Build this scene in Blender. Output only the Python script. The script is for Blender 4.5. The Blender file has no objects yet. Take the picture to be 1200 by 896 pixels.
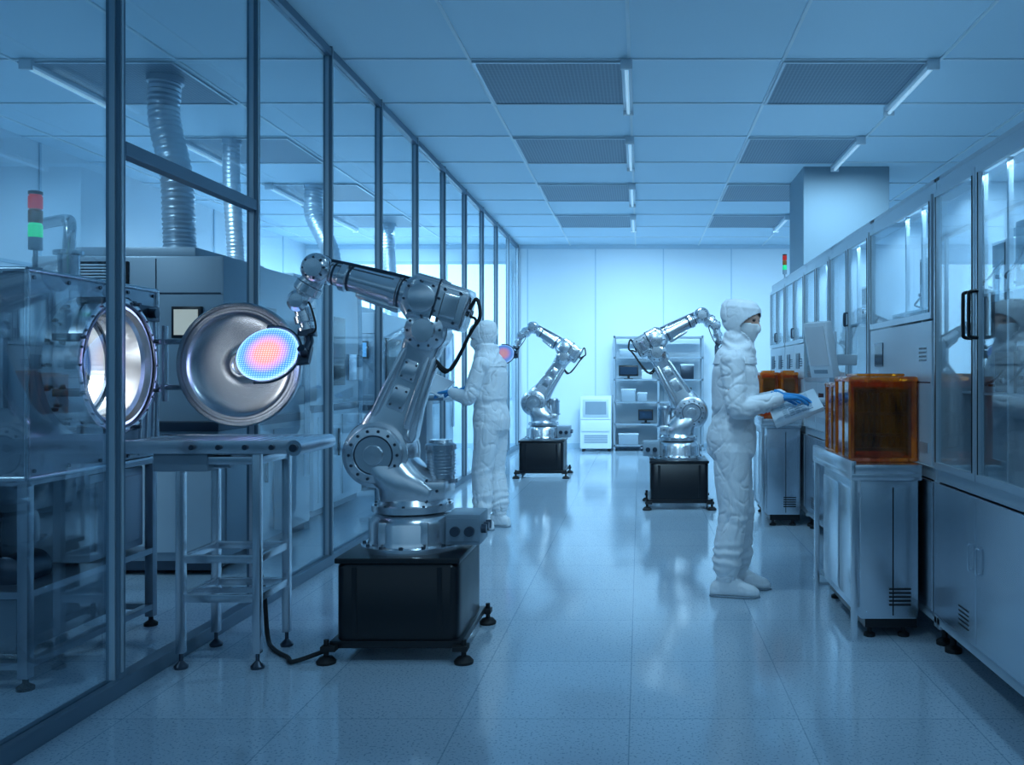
import bpy, bmesh, math, random
from mathutils import Vector, Matrix, noise
random.seed(3)
SC=bpy.context.scene
COL=SC.collection
V=Vector
try:
    SC.view_settings.view_transform='Standard'; SC.view_settings.look='None'
except Exception as ex: print(ex)
# ------------------------------------------------------------------ materials
def pmat(name,col,rough=.5,metal=0,emis=None,estr=0,nscale=6,rvar=.04,cvar=.04,bump=0,bscale=40,stretch=None,coat=0):
    m=bpy.data.materials.new(name); m.use_nodes=True
    nt=m.node_tree; b=nt.nodes['Principled BSDF']
    b.inputs['Base Color'].default_value=(*col,1); b.inputs['Metallic'].default_value=metal
    b.inputs['Coat Weight'].default_value=coat
    tc=nt.nodes.new('ShaderNodeTexCoord'); mp=nt.nodes.new('ShaderNodeMapping')
    if stretch: mp.inputs['Scale'].default_value=stretch
    nt.links.new(tc.outputs['Object'],mp.inputs['Vector'])
    n=nt.nodes.new('ShaderNodeTexNoise'); n.inputs['Scale'].default_value=nscale
    nt.links.new(mp.outputs['Vector'],n.inputs['Vector'])
    mr=nt.nodes.new('ShaderNodeMapRange'); mr.inputs['To Min'].default_value=max(0.02,rough-rvar); mr.inputs['To Max'].default_value=min(1,rough+rvar)
    nt.links.new(n.outputs['Fac'],mr.inputs['Value']); nt.links.new(mr.outputs['Result'],b.inputs['Roughness'])
    mx=nt.nodes.new('ShaderNodeMix'); mx.data_type='RGBA'
    mx.inputs['A'].default_value=(*[c*(1-cvar) for c in col],1); mx.inputs['B'].default_value=(*[min(1,c*(1+cvar)) for c in col],1)
    nt.links.new(n.outputs['Fac'],mx.inputs['Factor']); nt.links.new(mx.outputs['Result'],b.inputs['Base Color'])
    if bump:
        n2=nt.nodes.new('ShaderNodeTexNoise'); n2.inputs['Scale'].default_value=bscale; n2.inputs['Detail'].default_value=3
        nt.links.new(tc.outputs['Object'],n2.inputs['Vector'])
        bp=nt.nodes.new('ShaderNodeBump'); bp.inputs['Strength'].default_value=bump; bp.inputs['Distance'].default_value=.02
        nt.links.new(n2.outputs['Fac'],bp.inputs['Height']); nt.links.new(bp.outputs['Normal'],b.inputs['Normal'])
    if emis:
        b.inputs['Emission Color'].default_value=(*emis,1); b.inputs['Emission Strength'].default_value=estr
    return m
STEEL=pmat('stainless_steel',(.60,.65,.70),.26,1,nscale=2,rvar=.01,cvar=.01)
CSTEEL=pmat('chamber_steel',(.34,.40,.46),.32,.8,nscale=2,rvar=.01,cvar=.01)
POLISH=pmat('polished_steel',(.74,.77,.80),.24,1,nscale=2,rvar=.01,cvar=.01)
DISH=pmat('spun_steel_dish',(.50,.53,.56),.27,1,nscale=2,rvar=.01,cvar=.01)
ROBOT=pmat('robot_silver',(.80,.83,.86),.25,.95,nscale=3,rvar=.02,cvar=.01)
DKSTEEL=pmat('dark_steel',(.09,.11,.14),.3,1)
ALU=pmat('aluminium_frame',(.54,.62,.68),.38,.5)
PART=pmat('partition_frame',(.17,.25,.32),.4,.5)
WHITE=pmat('white_panel',(.72,.80,.86),.4,0)
WALL=pmat('wall_panel',(.68,.78,.85),.5,0,nscale=2,cvar=.02)
COLM=pmat('column_paint',(.24,.34,.41),.6,0,nscale=2,cvar=.02)
SEAM=pmat('wall_seam',(.46,.61,.72),.5,0)
CEIL=pmat('ceiling_tile_glow',(.56,.70,.80),.6,0,nscale=60,cvar=.03,emis=(.045,.135,.22),estr=.30)  # faint blue emission added to plain tiles as room fill
CGRID=pmat('ceiling_grid',(.74,.84,.90),.4,0)
GREY=pmat('grey_enamel',(.28,.36,.43),.35,.2)
LGREY=pmat('light_grey_enamel',(.56,.65,.72),.35,.1)
BLACK=pmat('black_enamel',(.004,.005,.008),.3,0)
RUBBER=pmat('black_rubber',(.008,.009,.011),.6,0)
SUIT=pmat('white_coverall_fabric',(.90,.93,.96),.75,0,bump=.05,bscale=60,cvar=.01)
MASK=pmat('mask_fabric',(.95,.97,.98),.8,0,bump=.05,bscale=80)
GLOVE=pmat('blue_nitrile',(.03,.28,.62),.4,0,bump=.05,bscale=60)
SKIN=pmat('skin',(.80,.47,.35),.5,0)
EYE=pmat('eye',(.03,.025,.025),.15,0)
DUCT=pmat('duct_foil',(.55,.63,.70),.36,.7)
TUBE=pmat('lamp_tube',(.8,.9,1),.4,0,emis=(.42,.72,.93),estr=.4)
LITE=pmat('lit_window_film',(.6,.85,1),.4,0,emis=(.62,.86,1),estr=1.15)
INNER=pmat('chamber_liner',(.78,.79,.80),.3,.9)
def screen_mat(name,c,e):
    return pmat(name,c,.3,0,emis=c,estr=e)
SCR=screen_mat('display_blue',(.10,.36,.66),.6)
PSCR=screen_mat('display_pale',(.34,.47,.56),.15)
WARM=screen_mat('warm_window',(.75,.72,.6),.25)
DSCR=pmat('display_dark',(.02,.04,.07),.15)
RED=screen_mat('lamp_red',(.55,.02,.015),.35); GREEN=screen_mat('lamp_green',(.02,.55,.22),.8); ORANGE=pmat('lamp_orange',(.4,.12,.02),.3)
CBLUE=pmat('box_blue',(.05,.18,.4),.5)

def glassmat(name,tint,k=1.0,base=.03,rough=.01,diff=0,dcol=None,glow=0):
    m=bpy.data.materials.new(name); m.use_nodes=True; nt=m.node_tree; nt.nodes.clear()
    out=nt.nodes.new('ShaderNodeOutputMaterial'); tr=nt.nodes.new('ShaderNodeBsdfTransparent'); gl=nt.nodes.new('ShaderNodeBsdfGlossy')
    tr.inputs['Color'].default_value=(*tint,1); gl.inputs['Roughness'].default_value=rough; gl.inputs['Color'].default_value=(.9,.96,1,1)
    fr=nt.nodes.new('ShaderNodeFresnel'); fr.inputs['IOR'].default_value=1.45
    ma=nt.nodes.new('ShaderNodeMath'); ma.operation='MULTIPLY_ADD'; ma.inputs[1].default_value=k; ma.inputs[2].default_value=base; ma.use_clamp=True
    nt.links.new(fr.outputs[0],ma.inputs[0])
    mx=nt.nodes.new('ShaderNodeMixShader'); nt.links.new(ma.outputs[0],mx.inputs[0]); 
    src=tr
    if diff:
        d=nt.nodes.new('ShaderNodeBsdfTranslucent'); d.inputs['Color'].default_value=(*dcol,1)
        d1=nt.nodes.new('ShaderNodeBsdfDiffuse'); d1.inputs['Color'].default_value=(*dcol,1)
        ad=nt.nodes.new('ShaderNodeMixShader'); ad.inputs[0].default_value=.5; nt.links.new(d.outputs[0],ad.inputs[1]); nt.links.new(d1.outputs[0],ad.inputs[2])
        em=nt.nodes.new('ShaderNodeEmission'); em.inputs['Color'].default_value=(*dcol,1); em.inputs['Strength'].default_value=glow
        as_=nt.nodes.new('ShaderNodeAddShader'); nt.links.new(ad.outputs[0],as_.inputs[0]); nt.links.new(em.outputs[0],as_.inputs[1]); ad=as_
        tc=nt.nodes.new('ShaderNodeTexCoord'); mp=nt.nodes.new('ShaderNodeMapping'); mp.inputs['Scale'].default_value=(1,1,.35); nt.links.new(tc.outputs['Object'],mp.inputs['Vector'])
        n=nt.nodes.new('ShaderNodeTexNoise'); n.inputs['Scale'].default_value=14; nt.links.new(mp.outputs[0],n.inputs['Vector'])
        mr=nt.nodes.new('ShaderNodeMapRange'); mr.inputs['From Min'].default_value=.35; mr.inputs['From Max'].default_value=.65; mr.inputs['To Min'].default_value=diff*.2; mr.inputs['To Max'].default_value=diff*1.8
        nt.links.new(n.outputs['Fac'],mr.inputs['Value'])
        m2=nt.nodes.new('ShaderNodeMixShader'); nt.links.new(mr.outputs[0],m2.inputs[0]); nt.links.new(tr.outputs[0],m2.inputs[1]); nt.links.new(ad.outputs[0],m2.inputs[2]); src=m2
    nt.links.new(src.outputs[0],mx.inputs[1]); nt.links.new(gl.outputs[0],mx.inputs[2]); nt.links.new(mx.outputs[0],out.inputs[0])
    return m
GLASS=glassmat('partition_glass',(.93,.97,.985),.2,.0)
CGLASS=glassmat('cabinet_glass',(.93,.97,.985),.3,.01)
AMBER=glassmat('amber_plastic_glow',(.96,.56,.12),.9,.03,.06,.09,(.85,.34,.02),.02)  # slight self-glow put into the plastic, no lamp inside
AMBERRIM=glassmat('amber_rim_glow',(.95,.48,.07),.9,.04,.08,.26,(.80,.30,.015),.08)  # rim plastic with a stronger glow put into its colour

def floor_mat():
    m=bpy.data.materials.new('floor_tiles'); m.use_nodes=True; nt=m.node_tree; b=nt.nodes['Principled BSDF']
    tc=nt.nodes.new('ShaderNodeTexCoord')
    br=nt.nodes.new('ShaderNodeTexBrick'); br.offset=0; br.inputs['Scale'].default_value=1
    br.inputs['Brick Width'].default_value=.66; br.inputs['Row Height'].default_value=.7; br.inputs['Mortar Size'].default_value=.0028
    br.inputs['Color1'].default_value=(.45,.57,.67,1); br.inputs['Color2'].default_value=(.49,.61,.71,1); br.inputs['Mortar'].default_value=(.30,.42,.52,1)
    mp=nt.nodes.new('ShaderNodeMapping'); mp.inputs['Location'].default_value=(.04,.0,0)
    nt.links.new(tc.outputs['Object'],mp.inputs['Vector']); nt.links.new(mp.outputs[0],br.inputs['Vector'])
    n=nt.nodes.new('ShaderNodeTexNoise'); n.inputs['Scale'].default_value=90; n.inputs['Detail'].default_value=2
    nt.links.new(tc.outputs['Object'],n.inputs['Vector'])
    cr=nt.nodes.new('ShaderNodeValToRGB'); cr.color_ramp.elements[0].position=.37; cr.color_ramp.elements[1].position=.42
    cr.color_ramp.elements[0].color=(.58,.65,.71,1); cr.color_ramp.elements[1].color=(1,1,1,1)
    nt.links.new(n.outputs['Fac'],cr.inputs[0])
    mx=nt.nodes.new('ShaderNodeMix'); mx.data_type='RGBA'; mx.blend_type='MULTIPLY'; mx.inputs['Factor'].default_value=1
    nt.links.new(br.outputs['Color'],mx.inputs['A']); nt.links.new(cr.outputs[0],mx.inputs['B']); nt.links.new(mx.outputs['Result'],b.inputs['Base Color'])
    n2=nt.nodes.new('ShaderNodeTexNoise'); n2.inputs['Scale'].default_value=3; mr=nt.nodes.new('ShaderNodeMapRange')
    mr.inputs['To Min'].default_value=.07; mr.inputs['To Max'].default_value=.14
    nt.links.new(tc.outputs['Object'],n2.inputs['Vector']); nt.links.new(n2.outputs['Fac'],mr.inputs['Value']); nt.links.new(mr.outputs[0],b.inputs['Roughness'])
    b.inputs['Specular IOR Level'].default_value=1.0
    return m
FLOOR=floor_mat()
def grille_mat():
    m=bpy.data.materials.new('perforated_filter'); m.use_nodes=True; nt=m.node_tree; b=nt.nodes['Principled BSDF']
    tc=nt.nodes.new('ShaderNodeTexCoord'); vo=nt.nodes.new('ShaderNodeTexVoronoi'); vo.voronoi_dimensions='2D'; vo.inputs['Scale'].default_value=34; vo.inputs['Randomness'].default_value=0
    nt.links.new(tc.outputs['Object'],vo.inputs['Vector'])
    cr=nt.nodes.new('ShaderNodeValToRGB'); cr.color_ramp.elements[0].position=.3; cr.color_ramp.elements[1].position=.5
    cr.color_ramp.elements[0].color=(.15,.22,.28,1); cr.color_ramp.elements[1].color=(.25,.34,.42,1)
    nt.links.new(vo.outputs['Distance'],cr.inputs[0]); nt.links.new(cr.outputs[0],b.inputs['Base Color']); b.inputs['Roughness'].default_value=.5
    return m
FILTER=grille_mat()
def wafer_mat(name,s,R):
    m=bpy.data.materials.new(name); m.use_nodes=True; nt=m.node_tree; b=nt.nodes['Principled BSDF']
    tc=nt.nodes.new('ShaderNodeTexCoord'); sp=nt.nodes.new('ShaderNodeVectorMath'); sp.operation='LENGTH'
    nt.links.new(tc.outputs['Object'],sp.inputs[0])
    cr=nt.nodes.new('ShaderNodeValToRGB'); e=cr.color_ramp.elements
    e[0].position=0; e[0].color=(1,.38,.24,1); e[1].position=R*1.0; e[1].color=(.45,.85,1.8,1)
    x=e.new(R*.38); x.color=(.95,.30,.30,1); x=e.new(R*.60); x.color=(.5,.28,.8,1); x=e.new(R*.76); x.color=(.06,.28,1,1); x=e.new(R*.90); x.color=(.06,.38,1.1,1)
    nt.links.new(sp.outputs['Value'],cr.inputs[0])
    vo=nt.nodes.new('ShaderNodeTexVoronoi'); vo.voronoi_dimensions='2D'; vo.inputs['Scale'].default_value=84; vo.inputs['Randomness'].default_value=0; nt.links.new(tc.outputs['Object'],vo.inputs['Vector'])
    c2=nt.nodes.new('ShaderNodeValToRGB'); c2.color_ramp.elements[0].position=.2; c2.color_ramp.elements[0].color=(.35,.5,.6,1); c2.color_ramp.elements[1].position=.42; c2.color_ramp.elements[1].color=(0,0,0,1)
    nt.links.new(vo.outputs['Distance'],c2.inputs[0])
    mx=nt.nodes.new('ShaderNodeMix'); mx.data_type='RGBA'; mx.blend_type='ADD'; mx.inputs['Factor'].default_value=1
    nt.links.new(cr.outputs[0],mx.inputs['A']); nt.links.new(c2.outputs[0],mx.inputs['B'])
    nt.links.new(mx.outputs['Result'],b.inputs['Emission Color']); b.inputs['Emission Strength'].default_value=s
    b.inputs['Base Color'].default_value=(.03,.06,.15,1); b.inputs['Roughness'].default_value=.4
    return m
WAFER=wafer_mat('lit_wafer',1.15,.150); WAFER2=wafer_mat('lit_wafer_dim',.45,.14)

# ------------------------------------------------------------------ mesh builder
def frame(ax):
    ax=V(ax).normalized(); r=V((0,0,1)) if abs(ax.z)<.9 else V((1,0,0))
    u=r.cross(ax).normalized(); v=ax.cross(u).normalized(); return u,v
class MB:
    def __init__(s): s.bm=bmesh.new()
    def mark(s): return len(s.bm.verts)
    def xf(s,mk,M):
        s.bm.verts.ensure_lookup_table()
        for v in s.bm.verts[mk:]: v.co=M@v.co
    def box(s,x0,x1,y0,y1,z0,z1,mi=0,bev=0):
        vs=[s.bm.verts.new((x,y,z)) for x in(x0,x1) for y in(y0,y1) for z in(z0,z1)]
        q=[(0,1,3,2),(4,6,7,5),(0,4,5,1),(2,3,7,6),(0,2,6,4),(1,5,7,3)]
        fs=[s.bm.faces.new([vs[i] for i in f]) for f in q]
        for f in fs: f.material_index=mi
        if bev:
            es=list({e for f in fs for e in f.edges})
            r=bmesh.ops.bevel(s.bm,geom=es,offset=bev,segments=2,affect='EDGES',profile=.6)
            for f in r['faces']: f.material_index=mi
        return s
    def rings(s,rs,mi=0,c0=True,c1=True):
        R=[[s.bm.verts.new(p) for p in r] for r in rs]; n=len(R[0])
        for a,b in zip(R,R[1:]):
            for i in range(n):
                f=s.bm.faces.new((a[i],a[(i+1)%n],b[(i+1)%n],b[i])); f.material_index=mi
        if c0: s.bm.faces.new(list(reversed(R[0]))).material_index=mi
        if c1: s.bm.faces.new(R[-1]).material_index=mi
        return s
    def lathe(s,p,ax,prof,seg=28,mi=0,c0=True,c1=True):
        p=V(p); ax=V(ax).normalized(); u,v=frame(ax)
        rs=[[p+ax*t+(u*math.cos(2*math.pi*i/seg)+v*math.sin(2*math.pi*i/seg))*r for i in range(seg)] for t,r in prof]
        return s.rings(rs,mi,c0,c1)
    def cyl(s,p0,p1,r0,r1=None,seg=20,mi=0):
        p0=V(p0);p1=V(p1); return s.lathe(p0,p1-p0,[(0,r0),((p1-p0).length,r0 if r1 is None else r1)],seg,mi)
    def loft(s,secs,n=24,mi=0):
        rs=[]
        for c,u,v,e in secs:
            c=V(c);u=V(u);v=V(v);r=[]
            for i in range(n):
                t=2*math.pi*(i+.5)/n; ct,st=math.cos(t),math.sin(t)
                r.append(c+u*math.copysign(abs(ct)**(2/e),ct)+v*math.copysign(abs(st)**(2/e),st))
            rs.append(r)
        return s.rings(rs,mi)
    def zloft(s,secs,n=24,mi=0,e=2.2):
        return s.loft([((cx,cy,z),(a,0,0),(0,b,0),e) for z,cx,cy,a,b in secs],n,mi)
    def ball(s,c,r,mi=0,seg=16):
        if not hasattr(r,'__len__'): r=(r,r,r)
        g=bmesh.ops.create_uvsphere(s.bm,u_segments=seg,v_segments=seg//2+2,radius=1)
        for v in g['verts']: v.co=V((v.co.x*r[0]+c[0],v.co.y*r[1]+c[1],v.co.z*r[2]+c[2]))
        for f in {f for v in g['verts'] for f in v.link_faces}: f.material_index=mi
        return s
    def tube(s,pts,r,seg=10,sub=6,mi=0,rfun=None):
        P=[V(p) for p in pts]; Q=[]; 
        for i in range(len(P)-1):
            a=P[max(i-1,0)];b=P[i];c=P[i+1];d=P[min(i+2,len(P)-1)]
            for k in range(sub):
                t=k/sub; Q.append(.5*((2*b)+(c-a)*t+(2*a-5*b+4*c-d)*t*t+(3*b-a-3*c+d)*t**3))
        Q.append(P[-1]); N=len(Q); rs=[]; u=None
        for i,q in enumerate(Q):
            d=(Q[min(i+1,N-1)]-Q[max(i-1,0)]).normalized()
            if u is None: u,v=frame(d)
            else:
                u=(u-d*u.dot(d)).normalized(); v=d.cross(u)
            t=i/(N-1)*(len(P)-1)
            if rfun: rr=rfun(i,N)
            elif hasattr(r,'__len__'):
                k=min(int(t),len(P)-2); rr=r[k]+(r[k+1]-r[k])*(t-k)
            else: rr=r
            rs.append([q+(u*math.cos(2*math.pi*j/seg)+v*math.sin(2*math.pi*j/seg))*rr for j in range(seg)])
        return s.rings(rs,mi)
    def limb(s,pts,rad):
        s.tube(pts,rad,14,6)
        for p,r in zip(pts,rad): s.ball(p,r*.99)
        return s
    def bolts(s,c,ax,R,n,r=.008,h=.01,mi=0):
        u,v=frame(ax); c=V(c); ax=V(ax).normalized()
        for i in range(n):
            a=2*math.pi*i/n; p=c+(u*math.cos(a)+v*math.sin(a))*R
            s.cyl(p,p+ax*h,r,r*.9,8,mi)
        return s
    def obj(s,name,mats,parent=None,loc=None,label=None,cat=None,group=None,kind=None,smooth=38):
        bmesh.ops.recalc_face_normals(s.bm,faces=s.bm.faces[:])
        o0=V(loc) if loc is not None else (V((0,0,0)))
        if parent is None and loc is not None:
            for v in s.bm.verts: v.co-=o0
        me=bpy.data.meshes.new(name); s.bm.to_mesh(me); s.bm.free()
        if not isinstance(mats,(list,tuple)): mats=[mats]
        for m in mats: me.materials.append(m)
        if smooth:
            me.polygons.foreach_set('use_smooth',[True]*len(me.polygons)); me.set_sharp_from_angle(angle=math.radians(smooth))
        o=bpy.data.objects.new(name,me); COL.objects.link(o)
        if parent is not None: o.parent=parent
        elif loc is not None: o.location=o0
        if label:o['label']=label
        if cat:o['category']=cat
        if group:o['group']=group
        if kind:o['kind']=kind
        return o
def top(name,label,cat,loc,group=None,rz=0):
    e=bpy.data.objects.new(name,None); COL.objects.link(e); e.location=loc; e.rotation_euler=(0,0,rz); e.empty_display_size=.1
    e['label']=label; e['category']=cat
    if group:e['group']=group
    return e
def clone(e,loc,label=None):
    c=e.copy(); COL.objects.link(c); c.location=loc
    if label: c['label']=label
    def rec(src,dst):
        for ch in src.children:
            k=ch.copy(); k.parent=dst; COL.objects.link(k); rec(ch,k)
    rec(e,c); return c
def bake(o):
    dg=bpy.context.evaluated_depsgraph_get(); dg.update()
    me=bpy.data.meshes.new_from_object(o.evaluated_get(dg)); mats=list(o.data.materials)
    o.modifiers.clear(); o.data=me
    if len(me.materials)==0:
        for m in mats: me.materials.append(m)
    me.polygons.foreach_set('use_smooth',[True]*len(me.polygons))
    return o
def remesh(o,vox,smooth=4):
    m=o.modifiers.new('r','REMESH'); m.mode='VOXEL'; m.voxel_size=vox
    if smooth:
        m=o.modifiers.new('s','SMOOTH'); m.iterations=smooth; m.factor=.5
    return bake(o)
def folds(o,A,bands,seed=0.,sc=1.):
    me=o.data; S=V((seed,seed*1.7,seed*.6)); out=[]
    for v in me.vertices:
        p=v.co; w=noise.noise_vector(p*3+S)*.06
        q=p+w
        c1=noise.noise(V((q.x*5,q.y*5,q.z*2.6))*sc+S); c2=noise.noise(V(((q.x+q.z*.6)*6,q.y*4,(q.z-q.x)*8))*sc+S*2)
        c3=noise.noise(V(((q.x-q.z*.4)*9,q.y*8,(q.z+q.x*.8)*12))*sc+S*3)
        msk=.6+.7*noise.noise(p*5+S*4)
        low=noise.noise(V((p.x*5,p.y*5,p.z*2.4))+S)
        d=(-A*math.exp(-(c1/.05)**2)-A*.8*math.exp(-(c2/.045)**2)-A*.35*math.exp(-(c3/.06)**2))*msk+A*.5*low
        for z0,z1,fr,am in bands:
            if z0<p.z<z1:
                t=(p.z-z0)/(z1-z0); d+=am*math.sin(math.pi*t)*math.sin(p.z*fr+4*noise.noise(p*9+S)+5*w.x*20)
        out.append(p+v.normal*d)
    for v,q in zip(me.vertices,out): v.co=q
    me.update()

# ------------------------------------------------------------------ room shell
YB=16.1; XL=-6.0; XR=4.2; ZC=3.65; XP=-2.2; YF=-1.0
MB().box(XL-.1,XR+.1,YF,YB+.1,-.1,0).obj('floor',FLOOR,kind='structure',smooth=0)
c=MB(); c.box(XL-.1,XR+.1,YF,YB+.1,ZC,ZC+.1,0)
gy=[4.42+1.07*i for i in range(-4,12)]
gx=[-5.7,-4.6,-3.4,-1.25,-.08,1.05,2.2,3.35]
for x in gx: c.box(x-.012,x+.012,YF,YB,ZC-.012,ZC,1)
for y in gy: c.box(XL,XR,y-.012,y+.012,ZC-.010,ZC,1)
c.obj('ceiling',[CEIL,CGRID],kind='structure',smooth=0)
w=MB(); w.box(XL-.1,XR+.1,YB,YB+.1,0,ZC,0)
for i in range(-1,4):
    x=i*1.22-.80
    w.box(x-.01,x+.01,YB-.012,YB,0,ZC,1)
w.box(XL,XR,YB-.03,YB,0,.09,1); w.box(XL,XR,YB-.03,YB,ZC-.07,ZC,1)
w.obj('wall_back',[WALL,SEAM],kind='structure',smooth=0)
w=MB(); w.box(XL-.1,XL,YF,YB,0,ZC,0)
for i in range(14): w.box(XL,XL+.012,.4+i*1.22,.43+i*1.22,0,ZC,1)
w.box(XL,XL+.012,YF,YB,2.4,2.43,1)
w.obj('wall_left',[WALL,SEAM],kind='structure',smooth=0)
w=MB(); w.box(XR,XR+.1,YF,YB,0,ZC,0)
for i in range(14): w.box(XR-.012,XR,.4+i*1.22,.43+i*1.22,0,ZC,1)
w.obj('wall_right',[WALL,SEAM],kind='structure',smooth=0)
MB().box(1.82,2.78,9.98,10.9,0,ZC,0,.01).obj('wall_column',[COLM],kind='structure',smooth=0)
posts=[1.1,2.42,3.76,5.1]+[5.1+1.225*i for i in range(1,9)]+[YB-.03]
tn=0
for i,y in enumerate(posts):
    tn+=1; m=MB(); m.box(XP-.03,XP+.03,y-.022,y+.022,0,ZC,0,.004); m.box(XP+.03,XP+.036,y-.016,y-.004,.1,ZC,1); m.box(XP-.012,XP+.012,y-.028,y+.028,.07,ZC-.07,1)
    m.obj('trim_%d'%tn,[PART,ALU],kind='structure',smooth=0)
tn+=1; MB().box(XP-.03,XP+.03,1.1,YB,ZC-.07,ZC-.013,0,.004).obj('trim_%d'%tn,PART,kind='structure',smooth=0)
tn+=1; MB().box(XP-.035,XP+.035,1.1,YB,0,.07,0,.006).obj('trim_%d'%tn,PART,kind='structure',smooth=0)
tn+=1; MB().box(XP-.03,XP+.03,3.785,5.075,2.27,2.33,0,.004).obj('trim_%d'%tn,PART,kind='structure',smooth=0)
wn=0
for a,b in zip(posts,posts[1:]):
    wn+=1; z0=2.33 if abs(a-3.76)<.01 else .07
    MB().box(XP-.004,XP+.004,a+.025,b-.025,z0,ZC-.07).obj('window_%d'%wn,GLASS,kind='structure',smooth=0)
for k in range(3):
    wn+=1; xa=-5.85+k*1.2; MB().box(xa,xa+1.1,YB-.022,YB-.012,.95,3.3).obj('window_%d'%wn,LITE,kind='structure',smooth=0)
    tn+=1; m=MB()
    for q in((xa-.05,xa,.9,3.35),(xa+1.1,xa+1.15,.9,3.35),(xa,xa+1.1,.9,.95),(xa,xa+1.1,3.3,3.35)): m.box(q[0],q[1],YB-.05,YB-.01,q[2],q[3])
    m.obj('trim_%d'%tn,SEAM,kind='structure',smooth=0)

vent=None; lamp=None
rows=[2.28,4.42,6.56,8.70,10.84,12.98]
for r in rows:
    for (xa,xb,xl) in [(-4.6,-3.4,-4.5),(-1.25,-.08,-.12),(1.05,2.2,2.12)]:
        p=((xa+xb)/2,r+.535,ZC-.013)
        if vent is None:
            vent=top('ceiling_vent','dark perforated ceiling filter panel','vent',p,'ceiling filter panels')
            m=MB(); m.box(-.55,.55,-.5,.5,-.006,0,0); m.obj('grille',FILTER,vent,smooth=0)
            m=MB(); m.box(-.57,.57,-.52,-.5,-.012,0);m.box(-.57,.57,.5,.52,-.012,0);m.box(-.57,-.55,-.5,.5,-.012,0);m.box(.55,.57,-.5,.5,-.012,0); m.obj('rim',ALU,vent,smooth=0)
        else: clone(vent,p)
        p=(xl+.02,r+(.56 if r>5 else .1),ZC-.013)
        if lamp is None:
            lamp=top('ceiling_lamp','slim white fluorescent batten fixed under ceiling grid','lamp',p,'fluorescent battens')
            m=MB(); m.box(-.04,.04,-.58,.58,-.04,0,0,.006); m.box(-.044,.044,-.6,-.57,-.075,0,0,.004); m.box(-.044,.044,.57,.6,-.075,0,0,.004); m.obj('housing',LGREY,lamp)
            MB().cyl((0,-.57,-.055),(0,.57,-.055),.014).obj('lamp_tube',TUBE,lamp)
        else: clone(lamp,p)
def area(loc,sx,sy,e,col=(.43,.75,1),rot=(0,0,0),spread=180):
    l=bpy.data.lights.new('area','AREA'); l.shape='RECTANGLE'; l.size=sx; l.size_y=sy; l.energy=e; l.color=col; l.spread=math.radians(spread)
    o=bpy.data.objects.new('area_light',l); o.location=loc; o.rotation_euler=rot; COL.objects.link(o); return o
tilt=math.radians(36)
for r,e in zip(rows,[8,14,22,27,32,33]):
    for xl in(-4.48,-.10,2.14):
        area((xl,r+(.56 if r>5 else .1),ZC-.12),1.0 if r>5 else .5,.14,e*((1.6 if r>8 else 1.2) if xl<-3 else (.4 if xl>2 and r>8 else 1)),rot=(tilt,0,0),spread=115)
area((-.1,13.7,ZC-.12),3.6,.15,18,rot=(math.radians(50),0,0),spread=110); area((-4.2,13.7,ZC-.12),3.0,.15,40,rot=(math.radians(50),0,0),spread=110); area((2.9,14.0,ZC-.12),2,.15,9,rot=(math.radians(50),0,0),spread=110)  # added washers without fixtures, aimed away from camera to brighten the end wall

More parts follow.
